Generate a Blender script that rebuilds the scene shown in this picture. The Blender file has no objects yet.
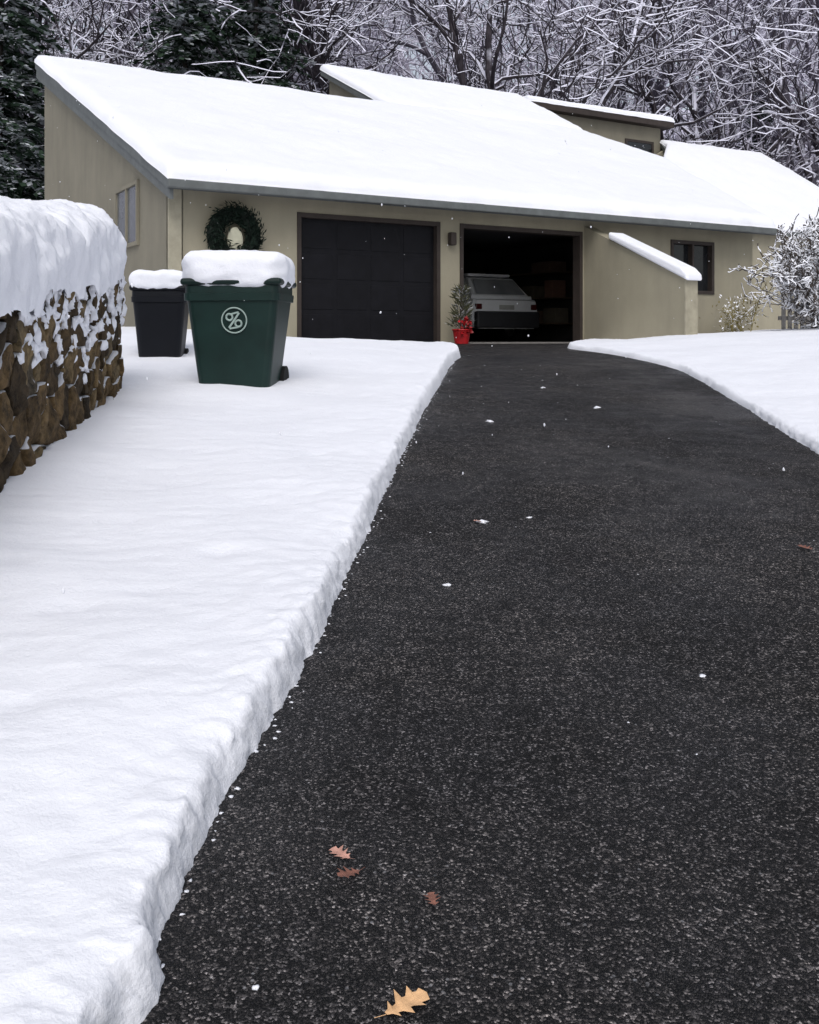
import bpy, bmesh, math, random
import numpy as np
from mathutils import Vector, Matrix, noise
random.seed(7)
scene=bpy.context.scene
scene.view_settings.view_transform='Standard'
scene.view_settings.look='None'
scene.view_settings.exposure=0
SUN_EL=math.radians(50); SUN_ROT=math.radians(180)

# ---------------------------------------------------------------- helpers
def ss(x,a,b):
    t=min(1,max(0,(x-a)/(b-a))); return t*t*(3-2*t)
def nz(x,y,z=0.0): return noise.noise(Vector((x,y,z)))
def g(y):
    if y<=12: return .093*y
    t=min(y-12,6.1); return 1.116+.093*(t-t*t/12.2)
def mesh_obj(name,verts,faces,mat=None,parent=None,smooth=False):
    me=bpy.data.meshes.new(name); me.from_pydata([tuple(v) for v in verts],[],faces); me.update()
    ob=bpy.data.objects.new(name,me); scene.collection.objects.link(ob)
    if mat: me.materials.append(mat)
    if parent: ob.parent=parent
    if smooth:
        me.polygons.foreach_set('use_smooth',[True]*len(me.polygons))
    return ob
def empty(name,loc=(0,0,0),rz=0):
    e=bpy.data.objects.new(name,None); scene.collection.objects.link(e)
    e.location=loc; e.rotation_euler=(0,0,rz); e.empty_display_size=.2; return e
def box(name,lo,hi,mat,parent=None,bevel=0,seg=2):
    bm=bmesh.new(); bmesh.ops.create_cube(bm,size=1)
    for v in bm.verts:
        v.co=Vector([lo[i]+(v.co[i]+.5)*(hi[i]-lo[i]) for i in range(3)])
    if bevel: bmesh.ops.bevel(bm,geom=bm.edges[:],offset=bevel,segments=seg,affect='EDGES',profile=.5)
    bmesh.ops.recalc_face_normals(bm,faces=bm.faces)
    me=bpy.data.meshes.new(name); bm.to_mesh(me); bm.free()
    me.materials.append(mat)
    ob=bpy.data.objects.new(name,me); scene.collection.objects.link(ob)
    if parent: ob.parent=parent
    return ob
def prism(name,poly,axis,lo,hi,mat,parent=None,bevel=0):
    def P(p,t):
        return [(t,p[0],p[1]),(p[0],t,p[1]),(p[0],p[1],t)][axis]
    n=len(poly); bm=bmesh.new()
    A=[bm.verts.new(P(p,lo)) for p in poly]; B=[bm.verts.new(P(p,hi)) for p in poly]
    bm.faces.new(A); bm.faces.new(B[::-1])
    for i in range(n): bm.faces.new((A[i],B[i],B[(i+1)%n],A[(i+1)%n]))
    bmesh.ops.recalc_face_normals(bm,faces=bm.faces)
    if bevel: bmesh.ops.bevel(bm,geom=bm.edges[:],offset=bevel,segments=3,affect='EDGES',profile=.5)
    me=bpy.data.meshes.new(name); bm.to_mesh(me); bm.free(); me.materials.append(mat)
    ob=bpy.data.objects.new(name,me); scene.collection.objects.link(ob)
    if parent: ob.parent=parent
    return ob
def cyl(name,r,depth,loc,rot,mat,parent=None,seg=24,r2=None):
    bm=bmesh.new(); bmesh.ops.create_cone(bm,cap_ends=True,segments=seg,radius1=r,radius2=r if r2 is None else r2,depth=depth)
    me=bpy.data.meshes.new(name); bm.to_mesh(me); bm.free(); me.materials.append(mat)
    ob=bpy.data.objects.new(name,me); scene.collection.objects.link(ob); ob.location=loc; ob.rotation_euler=rot
    if parent: ob.parent=parent
    return ob

# ---------------------------------------------------------------- materials
def newmat(name):
    m=bpy.data.materials.new(name); m.use_nodes=True
    nt=m.node_tree; b=nt.nodes['Principled BSDF']; return m,nt,b
def N(nt,t,**k):
    n=nt.nodes.new(t)
    for a,v in k.items():
        if a in n.inputs: n.inputs[a].default_value=v
        else: setattr(n,a,v)
    return n
def tex(nt,kind='Object'):
    return N(nt,'ShaderNodeTexCoord').outputs[kind]
def noisen(nt,scale,detail=4,rough=.5,coord=None):
    n=N(nt,'ShaderNodeTexNoise'); n.inputs['Scale'].default_value=scale; n.inputs['Detail'].default_value=detail
    n.inputs['Roughness'].default_value=rough
    nt.links.new(coord if coord is not None else tex(nt),n.inputs['Vector']); return n.outputs['Fac']
def ramp(nt,fac,stops):
    r=N(nt,'ShaderNodeValToRGB'); e=r.color_ramp.elements
    while len(e)<len(stops): e.new(.5)
    for i,(p,c) in enumerate(stops):
        e[i].position=p; e[i].color=(*c,1) if not isinstance(c,(int,float)) else (c,c,c,1)
    nt.links.new(fac,r.inputs['Fac']); return r.outputs['Color']
def bump(nt,b,h,strength=.3,dist=.02):
    n=N(nt,'ShaderNodeBump'); n.inputs['Strength'].default_value=strength; n.inputs['Distance'].default_value=dist
    nt.links.new(h,n.inputs['Height']); nt.links.new(n.outputs['Normal'],b.inputs['Normal'])
def plain(name,col,rough=.6,metal=0,var=.15,scale=6,bmp=0,spec=.5):
    m,nt,b=newmat(name)
    f=noisen(nt,scale,5,.6)
    lo=tuple(c*(1-var) for c in col); hi=tuple(min(1,c*(1+var)) for c in col)
    nt.links.new(ramp(nt,f,[(.3,lo),(.7,hi)]),b.inputs['Base Color'])
    b.inputs['Roughness'].default_value=rough; b.inputs['Metallic'].default_value=metal
    b.inputs['Specular IOR Level'].default_value=spec
    if bmp: bump(nt,b,noisen(nt,scale*12,4),bmp,.01)
    return m
SNOWC=(.855,.87,.93)
def snow_mat(name='snow'):
    m,nt,b=newmat(name)
    f=noisen(nt,1.2,5,.6)
    nt.links.new(ramp(nt,f,[(.3,tuple(c*.96 for c in SNOWC)),(.7,SNOWC)]),b.inputs['Base Color'])
    b.inputs['Roughness'].default_value=.8
    b.inputs['Specular IOR Level'].default_value=.15
    a=noisen(nt,7,7,.66); c=noisen(nt,75,3,.6)
    mx=N(nt,'ShaderNodeMath',operation='MULTIPLY_ADD'); nt.links.new(c,mx.inputs[0]); mx.inputs[1].default_value=.2
    nt.links.new(a,mx.inputs[2])
    bump(nt,b,mx.outputs[0],.32,.045)
    return m
def snowy(name,base_lo,base_hi,lo=.1,hi=.45,scale=5,nscale=2.0,namt=.6,absz=False,snowc=SNOWC):
    m,nt,b=newmat(name)
    col=ramp(nt,noisen(nt,scale,4),[(.3,base_lo),(.7,base_hi)])
    geo=N(nt,'ShaderNodeNewGeometry'); sep=N(nt,'ShaderNodeSeparateXYZ'); nt.links.new(geo.outputs['True Normal'],sep.inputs[0])
    zz=sep.outputs['Z']
    if absz:
        ab=N(nt,'ShaderNodeMath',operation='ABSOLUTE'); nt.links.new(zz,ab.inputs[0]); zz=ab.outputs[0]
    n=noisen(nt,nscale,3)
    ma=N(nt,'ShaderNodeMath',operation='MULTIPLY_ADD'); nt.links.new(n,ma.inputs[0]); ma.inputs[1].default_value=namt*2
    sb=N(nt,'ShaderNodeMath',operation='SUBTRACT'); nt.links.new(zz,sb.inputs[0]); sb.inputs[1].default_value=namt
    nt.links.new(sb.outputs[0],ma.inputs[2])
    f=ramp(nt,ma.outputs[0],[(lo,0.0),(hi,1.0)])
    mix=N(nt,'ShaderNodeMixRGB'); nt.links.new(f,mix.inputs['Fac']); nt.links.new(col,mix.inputs['Color1'])
    mix.inputs['Color2'].default_value=(*snowc,1)
    nt.links.new(mix.outputs[0],b.inputs['Base Color']); b.inputs['Roughness'].default_value=.85
    b.inputs['Specular IOR Level'].default_value=.2
    return m
SNOW=snow_mat()
def stucco(name,col):
    m,nt,b=newmat(name)
    co=tex(nt)
    f=noisen(nt,.8,6,.62,co)
    mp=N(nt,'ShaderNodeMapping'); mp.inputs['Scale'].default_value=(2,2,.5); nt.links.new(co,mp.inputs['Vector'])
    st=noisen(nt,1.2,5,.6,mp.outputs[0])
    a=ramp(nt,f,[(.3,tuple(c*.9 for c in col)),(.7,tuple(c*1.08 for c in col))])
    s=ramp(nt,st,[(.35,(.90,.90,.91)),(.6,(1,1,1))])
    mu=N(nt,'ShaderNodeMixRGB',blend_type='MULTIPLY'); mu.inputs['Fac'].default_value=1
    nt.links.new(a,mu.inputs['Color1']); nt.links.new(s,mu.inputs['Color2'])
    nt.links.new(mu.outputs[0],b.inputs['Base Color']); b.inputs['Roughness'].default_value=.9
    b.inputs['Specular IOR Level'].default_value=.2
    bump(nt,b,noisen(nt,45,4,.6,co),.3,.01)
    return m
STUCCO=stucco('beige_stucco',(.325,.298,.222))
STUCCO_SHADE=stucco('beige_stucco_shaded',(.225,.208,.162))  # darker copy of the beige stucco, wall shade put into its colour
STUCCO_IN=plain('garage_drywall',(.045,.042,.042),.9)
FASCIA=plain('fascia_paint',(.12,.13,.13),.6,spec=.2)
TRIM=plain('trim_brown',(.045,.036,.032),.6,spec=.2)
TRIMB=plain('trim_beige',(.34,.315,.24),.7,spec=.2)
DOORM=plain('garage_door_charcoal',(.0065,.0065,.009),.6,var=.25,spec=.18)
CONC=plain('concrete',(.20,.19,.18),.8,var=.2,bmp=.3,spec=.2)
def glass_dark(name,c=(.02,.022,.025)):
    m,nt,b=newmat(name)
    nt.links.new(ramp(nt,noisen(nt,1.5,2),[(.3,tuple(x*.6 for x in c)),(.7,c)]),b.inputs['Base Color'])
    b.inputs['Roughness'].default_value=.08; return m
GLASS=glass_dark('window_glass')

def asphalt():
    m,nt,b=newmat('asphalt')
    co=tex(nt)
    def mult(a,c,f=1.0,mode='MULTIPLY'):
        x=N(nt,'ShaderNodeMixRGB',blend_type=mode); x.inputs['Fac'].default_value=f
        nt.links.new(a,x.inputs['Color1']); nt.links.new(c,x.inputs['Color2']); return x.outputs[0]
    def vor(sc):
        v=N(nt,'ShaderNodeTexVoronoi'); v.inputs['Scale'].default_value=sc; nt.links.new(co,v.inputs['Vector'])
        s=N(nt,'ShaderNodeSeparateColor'); nt.links.new(v.outputs['Color'],s.inputs[0]); return v,s
    v,sep=vor(175)
    stones=ramp(nt,sep.outputs[0],[(0,(.002,.002,.003)),(.42,(.009,.009,.010)),(.70,(.040,.038,.040)),(.88,(.125,.12,.122)),(1,(.38,.365,.365))])
    v2,sep2=vor(350)
    fine=ramp(nt,sep2.outputs[1],[(0,.2),(.6,.8),(.9,1.0)])
    c=mult(stones,fine)
    big=ramp(nt,noisen(nt,.7,7,.68,co),[(.34,(.42,.42,.45)),(.66,(1.0,.94,.89))])
    c=mult(c,big)
    med=ramp(nt,noisen(nt,30,4,.8,co),[(.40,(.30,.30,.30)),(.60,(1,1,1))])
    c=mult(c,med,.9)
    med2=ramp(nt,noisen(nt,9,4,.8,co),[(.40,(.45,.45,.45)),(.60,(1,1,1))])
    c=mult(c,med2,.85)
    c=mult(c,c,1,'ADD')
    v3,sep3=vor(58)
    near=ramp(nt,v3.outputs['Distance'],[(.16,1.0),(.28,0.0)])
    pick=ramp(nt,sep3.outputs[2],[(.88,0.0),(.92,.5),(1.0,1.0)])
    spk=mult(near,pick); tint=N(nt,'ShaderNodeMixRGB',blend_type='MULTIPLY'); tint.inputs['Fac'].default_value=1
    nt.links.new(spk,tint.inputs['Color1']); tint.inputs['Color2'].default_value=(.20,.20,.21,1)
    c=mult(c,tint.outputs[0],1,'ADD')
    nt.links.new(c,b.inputs['Base Color'])
    nt.links.new(ramp(nt,noisen(nt,.9,6,.65,co),[(.38,.34),(.60,.75)]),b.inputs['Roughness'])
    b.inputs['Specular IOR Level'].default_value=.24
    inv=N(nt,'ShaderNodeMath',operation='SUBTRACT'); inv.inputs[0].default_value=1; nt.links.new(v.outputs['Distance'],inv.inputs[1])
    bump(nt,b,inv.outputs[0],.9,.006)
    return m
ASPH=asphalt()
def ground_mat():
    m,nt,b=newmat('snowy_ground')
    co=tex(nt)
    sep=N(nt,'ShaderNodeSeparateXYZ'); nt.links.new(co,sep.inputs[0])
    mr=N(nt,'ShaderNodeMapRange'); nt.links.new(sep.outputs['Y'],mr.inputs['Value']); mr.inputs['From Min'].default_value=30; mr.inputs['From Max'].default_value=50
    litter=ramp(nt,noisen(nt,1.1,8,.78,co),[(.36,(.20,.18,.22)),(.52,(.62,.61,.74))])
    mix=N(nt,'ShaderNodeMixRGB'); nt.links.new(mr.outputs[0],mix.inputs['Fac']); mix.inputs['Color1'].default_value=(*SNOWC,1)
    nt.links.new(litter,mix.inputs['Color2']); nt.links.new(mix.outputs[0],b.inputs['Base Color'])
    b.inputs['Roughness'].default_value=.9
    return m
GROUND=ground_mat()

# ---------------------------------------------------------------- terrain
def hill(x,y):
    y0=50-14*ss(-x,9,22)
    t=max(0,y-y0); return .36*t*t/(t+8) if t<110 else .36*110*110/118+.02*(t-110)
def terr(x,y): return g(y)+hill(x,y)
def coords(lo,hi,c,n):
    out=[-1+2*i/(n-1) for i in range(n)]
    return [c+(hi-c)*abs(t)**1.8 if t>0 else c-(c-lo)*abs(t)**1.8 for t in out]
xs=coords(-420,420,0,121); ys=coords(-120,700,16,131)
V=[];F=[]
for y in ys:
    for x in xs:
        inside = (-13<x<28 and y<27)
        off=-.06 if inside else .10
        V.append((x,y,terr(x,y)+off+(.25*nz(x*.15,y*.15) if y>35 else 0)))
nx=len(xs)
for j in range(len(ys)-1):
    for i in range(nx-1):
        a=j*nx+i; F.append((a,a+1,a+nx+1,a+nx))
mesh_obj('ground',V,F,GROUND,smooth=True)
V=[];F=[];Y=[-20+i*.35 for i in range(112)]; X=[-3.2,-1,1,3,5]
for y in Y:
    for x in X: V.append((x,y,g(y)))
for j in range(len(Y)-1):
    for i in range(4):
        a=j*5+i; F.append((a,a+1,a+6,a+5))
mesh_obj('driveway',V,F,ASPH,smooth=True)

def catmull(pts,step):
    out=[]
    P=[pts[0]]+list(pts)+[pts[-1]]
    for i in range(1,len(P)-2):
        p0,p1,p2,p3=[np.array(q,float) for q in P[i-1:i+3]]
        L=np.linalg.norm(p2-p1); ym=max(1.2,min(p1[1],p2[1])) if max(p1[1],p2[1])>1 else 8
        n=max(2,int(L/step(ym)))
        for k in range(n):
            t=k/n
            out.append(.5*((2*p1)+(-p0+p2)*t+(2*p0-5*p1+4*p2-p3)*t*t+(-p0+3*p1-3*p2+p3)*t**3))
    out.append(np.array(pts[-1],float)); return np.array(out)
def snow_bank(name,pts,qx,qfun,sign,T,extra,seed):
    B=catmull(pts,lambda y:.0055*y)
    R=B.copy()
    for i,(x,y) in enumerate(B):
        if y<16:
            s=min(1,.45+y*.05)
            R[i,0]+=s*(.018*nz(0,y*1.7,seed)+.012*nz(0,y*6,seed+3)+.010*nz(0,y*15,seed+5)+.005*nz(0,y*38,seed+6))
            R[i,1]+=s*.008*nz(3,y*9,seed+7)
    ncol=70
    tt=[0,.005,.011,.018,.026,.035,.046,.060,.078,.10]
    while len(tt)<ncol: tt.append(tt[-1]*1.095+.004)
    tt=np.array(tt)
    VX=np.zeros((len(R),ncol,2))
    for i,(x,y) in enumerate(R):
        q=np.array([qx,qfun(i/(len(R)-1),y)])
        L=np.linalg.norm(q-R[i]); d=(q-R[i])/L
        w=(tt/tt[-1])**2; t=tt*(1-w)+L*w
        t=np.maximum.accumulate(t)
        VX[i]=R[i]+np.outer(t,d)
    flat=VX.reshape(-1,2)
    dist=np.full(len(flat),1e9)
    for k in range(0,len(R)-1):
        a=R[k]; b=R[k+1]; ab=b-a; l2=max(1e-9,ab@ab)
        t=np.clip(((flat-a)@ab)/l2,0,1); pr=a+t[:,None]*ab
        dist=np.minimum(dist,np.hypot(*(flat-pr).T))
    verts=[]
    for (x,y),d in zip(flat,dist):
        w=.055+.035*nz(x*3,y*3,seed)
        p=min(1,d/w); p=1-(1-p)**2.2
        h=T*(1+.16*nz(x*1.1,y*1.1,seed))*p
        h+=p*(.008*nz(x*9,y*9,seed)+.005*nz(x*23,y*23,seed)+ .024*nz(x*1.7,y*1.7,seed+9))
        sx_=sy_=0
        if y<9:
            e_=max(0,1-d/.20)
            h+=p*e_*(.014*nz(x*18,y*18,2)+.007*nz(x*50,y*50,4))
            # crumbly cut: push the steep face in and out in 3D lumps
            sx_=e_*.016*nz(x*22,y*22,h*40+7)+e_*.007*nz(x*60,y*60,h*90)
            sy_=e_*.010*nz(x*22,y*22,h*40+17)
        h-=p*.014*max(0,1-d/.10)
        h+=extra(x,y,d)
        verts.append((x+sx_,y+sy_,g(y)+h-.012*(1-p)))
    faces=[]
    for i in range(len(R)-1):
        for j in range(ncol-1):
            a=i*ncol+j
            f=(a,a+1,a+ncol+1,a+ncol)
            faces.append(f if sign>0 else f[::-1])
    return mesh_obj(name,verts,faces,SNOW,smooth=True)
Lp=[(-.75,-6),(-.62,0),(-.58,1.3),(-.56,1.8),(-.49,2.0),(-.54,2.15),(-.495,2.7),(-.395,3.37),(-.28,4.48),(-.14,6.12),(.09,8.57),(.33,10.8),(.57,12.8),(.70,13.6),(.64,14.3),(.3,14.9),(-.5,15.3),(-1.4,15.85),(-1.95,16.35),(-3,18.5),(-6,25)]
def foot(x,y,cx,cy,r):
    q=((x-cx)**2+(y-cy)**2)/(r*r)
    return math.exp(-q) if q<9 else 0
rd=random.Random(77)
dents=[(rd.uniform(-2.0,-.5),rd.uniform(2.3,8),rd.uniform(.04,.09),rd.uniform(-.022,.012)) for _ in range(46)]
def lawn_extra(x,y,d):
    h=.11*ss(y,9,14)*ss(d,.1,2.0)+.05*ss(-x,1.5,3)+.05*foot(x,y,-1.63,9.35,.6)
    if y<9:
        for a,b,r,k in dents:
            if abs(y-b)<3*r and abs(x-a)<3*r: h+=k*foot(x,y,a,b,r)
    return h
snow_bank('snow_lawn',Lp,-14,lambda f,y:y if y<12.5 else 12.5+(y-12.5)*1.1,-1,.13,lawn_extra,1.3)
Rp=[(3.1,-6),(2.95,2),(2.9,5),(2.92,7.1),(3.08,9.1),(3.2,11.0),(3.22,11.9),(3.05,13.0),(2.75,14.2),(2.45,15.1),(2.5,15.8),(2.9,17.2),(3.9,20)]
snow_bank('snow_bank',Rp,30,lambda f,y:y if y<12 else 12+(y-12)*2.0,1,.075,
   lambda x,y,d: .17*ss(d,.3,5)*ss(y,8,16)+.05*ss(d,.3,2),5.1)

# ---------------------------------------------------------------- house
TH=math.radians(30.6)
house=empty('suburban_house',(-1.83,16.27,1.42),TH)
def roofz(v): return 2.43+.4*(v+.45)
def zun(v): return roofz(v)-.16
def patch(name,sl,sr,v0,v1,z0,z1,th,mat,parent,over=.0,snow=False,nu=70,nv=50,seed=0):
    verts=[];faces=[]
    def dens(n):
        o=[0,.004,.01,.02,.035]
        m=[.035+(1-.07)*i/n for i in range(1,n)]
        return o+m+[1-x for x in o[::-1]]
    U=dens(nu) if snow else [i/10 for i in range(11)]
    W=dens(nv) if snow else [i/10 for i in range(11)]
    for w in W:
        v=v0+(v1-v0)*w; zz=z0+(z1-z0)*w
        a=sl(v)-over; b=sr(v)+over
        for u in U:
            s=a+(b-a)*u
            if snow:
                d=min((s-a),(b-s),(v-v0),(v1-v))
                p=min(1,d/.22); p=math.sqrt(max(0,1-(1-p)**2))
                h=th*(.25+.75*p)+p*(.05*nz(s*.6,v*.6,seed)+.018*nz(s*3,v*3,seed))
                verts.append((s+.03*nz(s*2.2,v,seed)*(1-p),v+.06*nz(s*2,v*2,seed+2)*(1-p),zz+h))
            else: verts.append((s,v,zz))
    n=len(U); M=len(W)
    for j in range(M-1):
        for i in range(n-1):
            k=j*n+i; faces.append((k,k+1,k+n+1,k+n))
    base=len(verts)
    lowz=0.004 if snow else -th
    border=[i for i in range(n)]+[j*n+n-1 for j in range(1,M)]+[(M-1)*n+i for i in range(n-2,-1,-1)]+[j*n for j in range(M-2,0,-1)]
    for b_ in border:
        x,y,z=verts[b_]; w=(y-v0)/(v1-v0) if v1!=v0 else 0
        verts.append((x,y,z0+(z1-z0)*w+lowz))
    m=len(border)
    for i in range(m):
        faces.append((border[i],base+i,base+(i+1)%m,border[(i+1)%m]))
    faces.append(tuple(base+i for i in range(m)))
    return mesh_obj(name,verts,faces,mat,parent,smooth=snow)
def srm(v):
    if v<5.95: return 10.98+(14.2-10.98)*(v+.45)/6.4
    return 14.2+.2*(v-5.95)/4.09
patch('roof_deck',lambda v:-2.27,srm,-.45,10.04,roofz(-.45),roofz(10.04),.15,FASCIA,house)
patch('roof_snow',lambda v:-2.27,srm,-.47,10.04,roofz(-.47)+.002,roofz(10.04)+.002,.24,SNOW,house,.02,True,130,80,1)
sr2=lambda v:14.4+.7*(v-10.04)/3.8
patch('upper_roof_deck',lambda v:7.25,sr2,9.9,14.3,6.60,8.72,.16,FASCIA,house)
patch('upper_roof_snow',lambda v:7.25,sr2,9.75,14.32,6.58,8.735,.24,SNOW,house,.02,True,70,30,2)
box('gutter',(-2.3,-.56,2.29),(11.0,-.455,2.42),FASCIA,house,.02)
prism('rake_board',[(-.45,roofz(-.45)-.30),(-.45,roofz(-.45)-.152),(10.0,roofz(10.0)-.152),(10.0,roofz(10.0)-.36)],0,-2.25,-2.19,FASCIA,house)
prism('front_wall_corner',[(-2.1,-.3),(0,-.3),(0,zun(0)),(-2.1,zun(0))],1,0,.2,STUCCO,house)
box('corner_trim',(-2.14,-.035,-.3),(-1.93,.0,zun(0)-.02),TRIMB,house,.008)
box('door_header',(0,0,2.13),(6.0,.2,zun(0)-.003),STUCCO,house)
box('wall_pier',(2.75,0,-.1),(3.17,.2,2.13),STUCCO,house)
box('front_wall_main',(6.0,0,-.3),(8.35,.2,zun(0)-.003),STUCCO,house)
box('front_wall_right',(9.6,0,-.3),(10.8,.2,zun(0)-.003),STUCCO,house)
box('front_wall_below_window',(8.35,0,-.3),(9.6,.2,1.0),STUCCO,house)
box('front_wall_above_window',(8.35,0,2.1),(9.6,.2,zun(0)-.003),STUCCO,house)
box('window_right_glass',(8.35,.1,1.0),(9.6,.13,2.1),GLASS,house)
for i,(a,b,c,d) in enumerate([(8.35,8.42,1.0,2.1),(9.53,9.6,1.0,2.1),(8.42,9.53,1.0,1.07),(8.42,9.53,2.03,2.1),(8.95,9.0,1.07,2.03)]):
    box('window_right_frame_%d'%i,(a,-.025,c),(b,.1,d),TRIM,house)
for i,(a,b) in enumerate([(0,2.75),(3.17,6.0)]):
    box('casing_l_%d'%i,(a,-.02,-.02),(a+.07,.19,2.13),TRIM,house)
    box('casing_r_%d'%i,(b-.07,-.02,-.02),(b,.19,2.13),TRIM,house)
    box('casing_t_%d'%i,(a+.07,-.02,2.05),(b-.07,.19,2.127),TRIM,house)
box('garage_door_left',(.07,.1,0),(2.68,.14,2.05),DOORM,house)
for r in range(4):
    for c in range(4):
        x0=.13+c*.645; z0=.05+r*.505
        box('door_panel_%d_%d'%(r,c),(x0,.092,z0),(x0+.56,.1,z0+.42),DOORM,house,.004)
box('garage_door_open',(3.25,.4,2.12),(5.92,2.5,2.17),DOORM,house)
prism('gable_wall_left',[(.0,-.3),(9.8,-.3),(9.8,zun(9.8)),(0,zun(0))],0,-2.1,-1.9,STUCCO_SHADE,house)
prism('gable_wall_right',[(.2,-.3),(9.8,-.3),(9.8,zun(9.8)),(.2,zun(.2))],0,10.6,10.8,STUCCO,house)
prism('back_wall',[(-1.9,-.3),(14.2,-.3),(14.2,6.2),(-1.9,6.2)],1,9.6,9.8,STUCCO,house)
prism('right_room_wall',[(10.8,-.3),(13.8,-.3),(13.8,3.7),(10.8,3.7)],1,4.0,4.2,STUCCO,house)
box('garage_floor',(-1.9,-.35,-.3),(10.6,9.6,0),CONC,house)
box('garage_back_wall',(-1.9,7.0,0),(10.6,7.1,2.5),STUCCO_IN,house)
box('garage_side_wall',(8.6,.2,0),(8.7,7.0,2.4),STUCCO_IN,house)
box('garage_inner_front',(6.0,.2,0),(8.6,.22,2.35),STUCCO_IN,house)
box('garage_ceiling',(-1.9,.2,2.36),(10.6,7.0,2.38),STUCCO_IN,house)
WSH=plain('shelf_wood',(.13,.085,.055),.8,var=.3,scale=12)
for z in (.4,1.0,1.6): box('garage_shelf_%d'%(z*10),(7.9,3.2,z),(8.58,5.2,z+.03),WSH,house)
for i,(x,y,z,a,b,c) in enumerate([(8.0,3.3,.431,.4,.45,.35),(8.1,4.0,.431,.4,.6,.3),(8.0,3.4,1.031,.4,.3,.4),(8.05,4.2,1.031,.45,.5,.3),(8.0,3.5,1.631,.5,.7,.25)]):
    box('storage_box_%d'%i,(x,y,z),(x+a,y+b,z+c),plain('cardboard_%d'%i,(.14+.04*(i%3),.12,.09),.9),house,.01)
for i in range(5): box('leaning_board_%d'%i,(6.35+i*.14,.5+.03*i,0),(6.43+i*.14,.56+.03*i,1.5+.15*(i%3)),WSH,house,.004)
box('gable_window_glass',(-2.115,1.75,1.7),(-2.103,3.05,2.65),plain('curtained_glass',(.10,.11,.12),.2,scale=3),house)
for i,(a,b,c,d) in enumerate([(1.68,1.75,1.63,2.72),(3.05,3.12,1.63,2.72),(1.75,3.05,1.63,1.7),(1.75,3.05,2.65,2.72),(2.37,2.42,1.7,2.65)]):
    box('gable_window_frame_%d'%i,(-2.15,a,c),(-2.103,b,d),STUCCO_SHADE,house)
bt=lambda v:2.26+.445*v
BE=-2.62
prism('buttress_wall',[(0,-.3),(BE,-.3),(BE,bt(BE)),(0,bt(0)-.02)],0,6.05,6.30,STUCCO,house)
prism('buttress_end_trim',[(BE,-.3),(BE-.03,-.3),(BE-.03,bt(BE-.03)),(BE,bt(BE))],0,6.03,6.32,TRIMB,house)
prism('buttress_snow',[(-.75,bt(-.75)+.004),(-.75,bt(-.75)+.14),(BE+.05,bt(BE+.05)+.18),(BE-.1,bt(BE-.1)+.12),(BE-.11,bt(BE-.11)+.004)],0,5.98,6.37,SNOW,house,.045)
prism('upper_gable_wall',[(9.85,6.3),(14.0,6.3),(14.0,8.40),(9.85,6.42)],0,7.42,7.6,STUCCO_SHADE,house)
prism('upper_back_wall',[(7.6,6.0),(14.9,6.0),(14.9,8.4),(7.6,8.4)],1,13.85,14.0,STUCCO,house)
box('clerestory_wall',(15.7,14.5,0),(22.4,19,8.48),STUCCO_SHADE,house)
box('clerestory_fascia',(15.5,14.12,8.48),(22.8,19.3,8.70),TRIM,house,.02)
patch('clerestory_snow',lambda v:15.5,lambda v:22.8,14.12,19.3,8.705,8.78,.26,SNOW,house,.02,True,60,20,4)
box('clerestory_window',(20.6,14.47,7.25),(21.9,14.498,7.8),GLASS,house)
for i,(a,b,c,d) in enumerate([(20.5,20.6,7.15,7.9),(21.9,22.0,7.15,7.9),(20.6,21.9,7.8,7.9)]):
    box('clerestory_window_frame_%d'%i,(a,14.45,c),(b,14.498,d),TRIM,house)
wr=28.3
wl=lambda v: 15.6+(22.4-15.6)*min(1,(v-8.05)/6.1)
patch('wing_roof_deck',wl,lambda v:wr,8.05,14.48,3.75,7.9,.16,FASCIA,house)
patch('wing_roof_snow',wl,lambda v:wr,8.03,14.49,3.74,7.91,.24,SNOW,house,.02,True,60,40,5)
patch('wing_roof_back',lambda v:22.42,lambda v:wr,14.492,19.5,7.9,5.0,.16,FASCIA,house)
box('wing_front_wall',(13.0,8.4,-.3),(28.0,8.6,3.75),STUCCO,house)
prism('wing_gable',[(8.6,-.3),(19,-.3),(19,5.0),(14.5,7.6),(8.6,3.8)],0,27.8,28.0,STUCCO,house)
prism('wing_valley_wall',[(15.7,-.3),(22.4,-.3),(22.4,7.6),(15.7,3.7)],1,14.2,14.4,STUCCO,house)
box('lantern_body',(2.9,-.14,1.72),(3.02,-.02,1.95),TRIM,house,.02)
box('lantern_bracket',(2.93,-.02,1.8),(2.99,.0,1.88),TRIM,house)

# ---------------------------------------------------------------- foliage sprays
def quadleaf(V,F,p,d,up,L,w):
    d=d.normalized(); s=d.cross(up)
    if s.length<1e-3: s=Vector((1,0,0))
    s.normalize(); i=len(V)
    V+= [p, p+d*L*.5+s*w, p+d*L, p+d*L*.5-s*w]; F.append((i,i+1,i+2,i+3))
def rv():
    return Vector((random.gauss(0,1),random.gauss(0,1),random.gauss(0,1))).normalized()
GREEN=plain('evergreen_sprigs',(.006,.014,.009),.7,var=.6,scale=14,spec=.2)
wre_core_mat=plain('wreath_dark',(.004,.008,.006),.9)
V=[];F=[]
for i in range(4200):
    a=random.uniform(0,2*math.pi); r=.325+random.gauss(0,.06)
    c=Vector((math.cos(a)*r,random.uniform(-.14,.02),math.sin(a)*r*1.02))
    t=Vector((-math.sin(a),0,math.cos(a))); rad=Vector((math.cos(a),0,math.sin(a)))
    quadleaf(V,F,c,(t*.8+rv()*.8+rad*random.uniform(-.3,.5)),rv(),random.uniform(.06,.13),.012)
wre=mesh_obj('christmas_wreath',V,F,GREEN)
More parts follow.
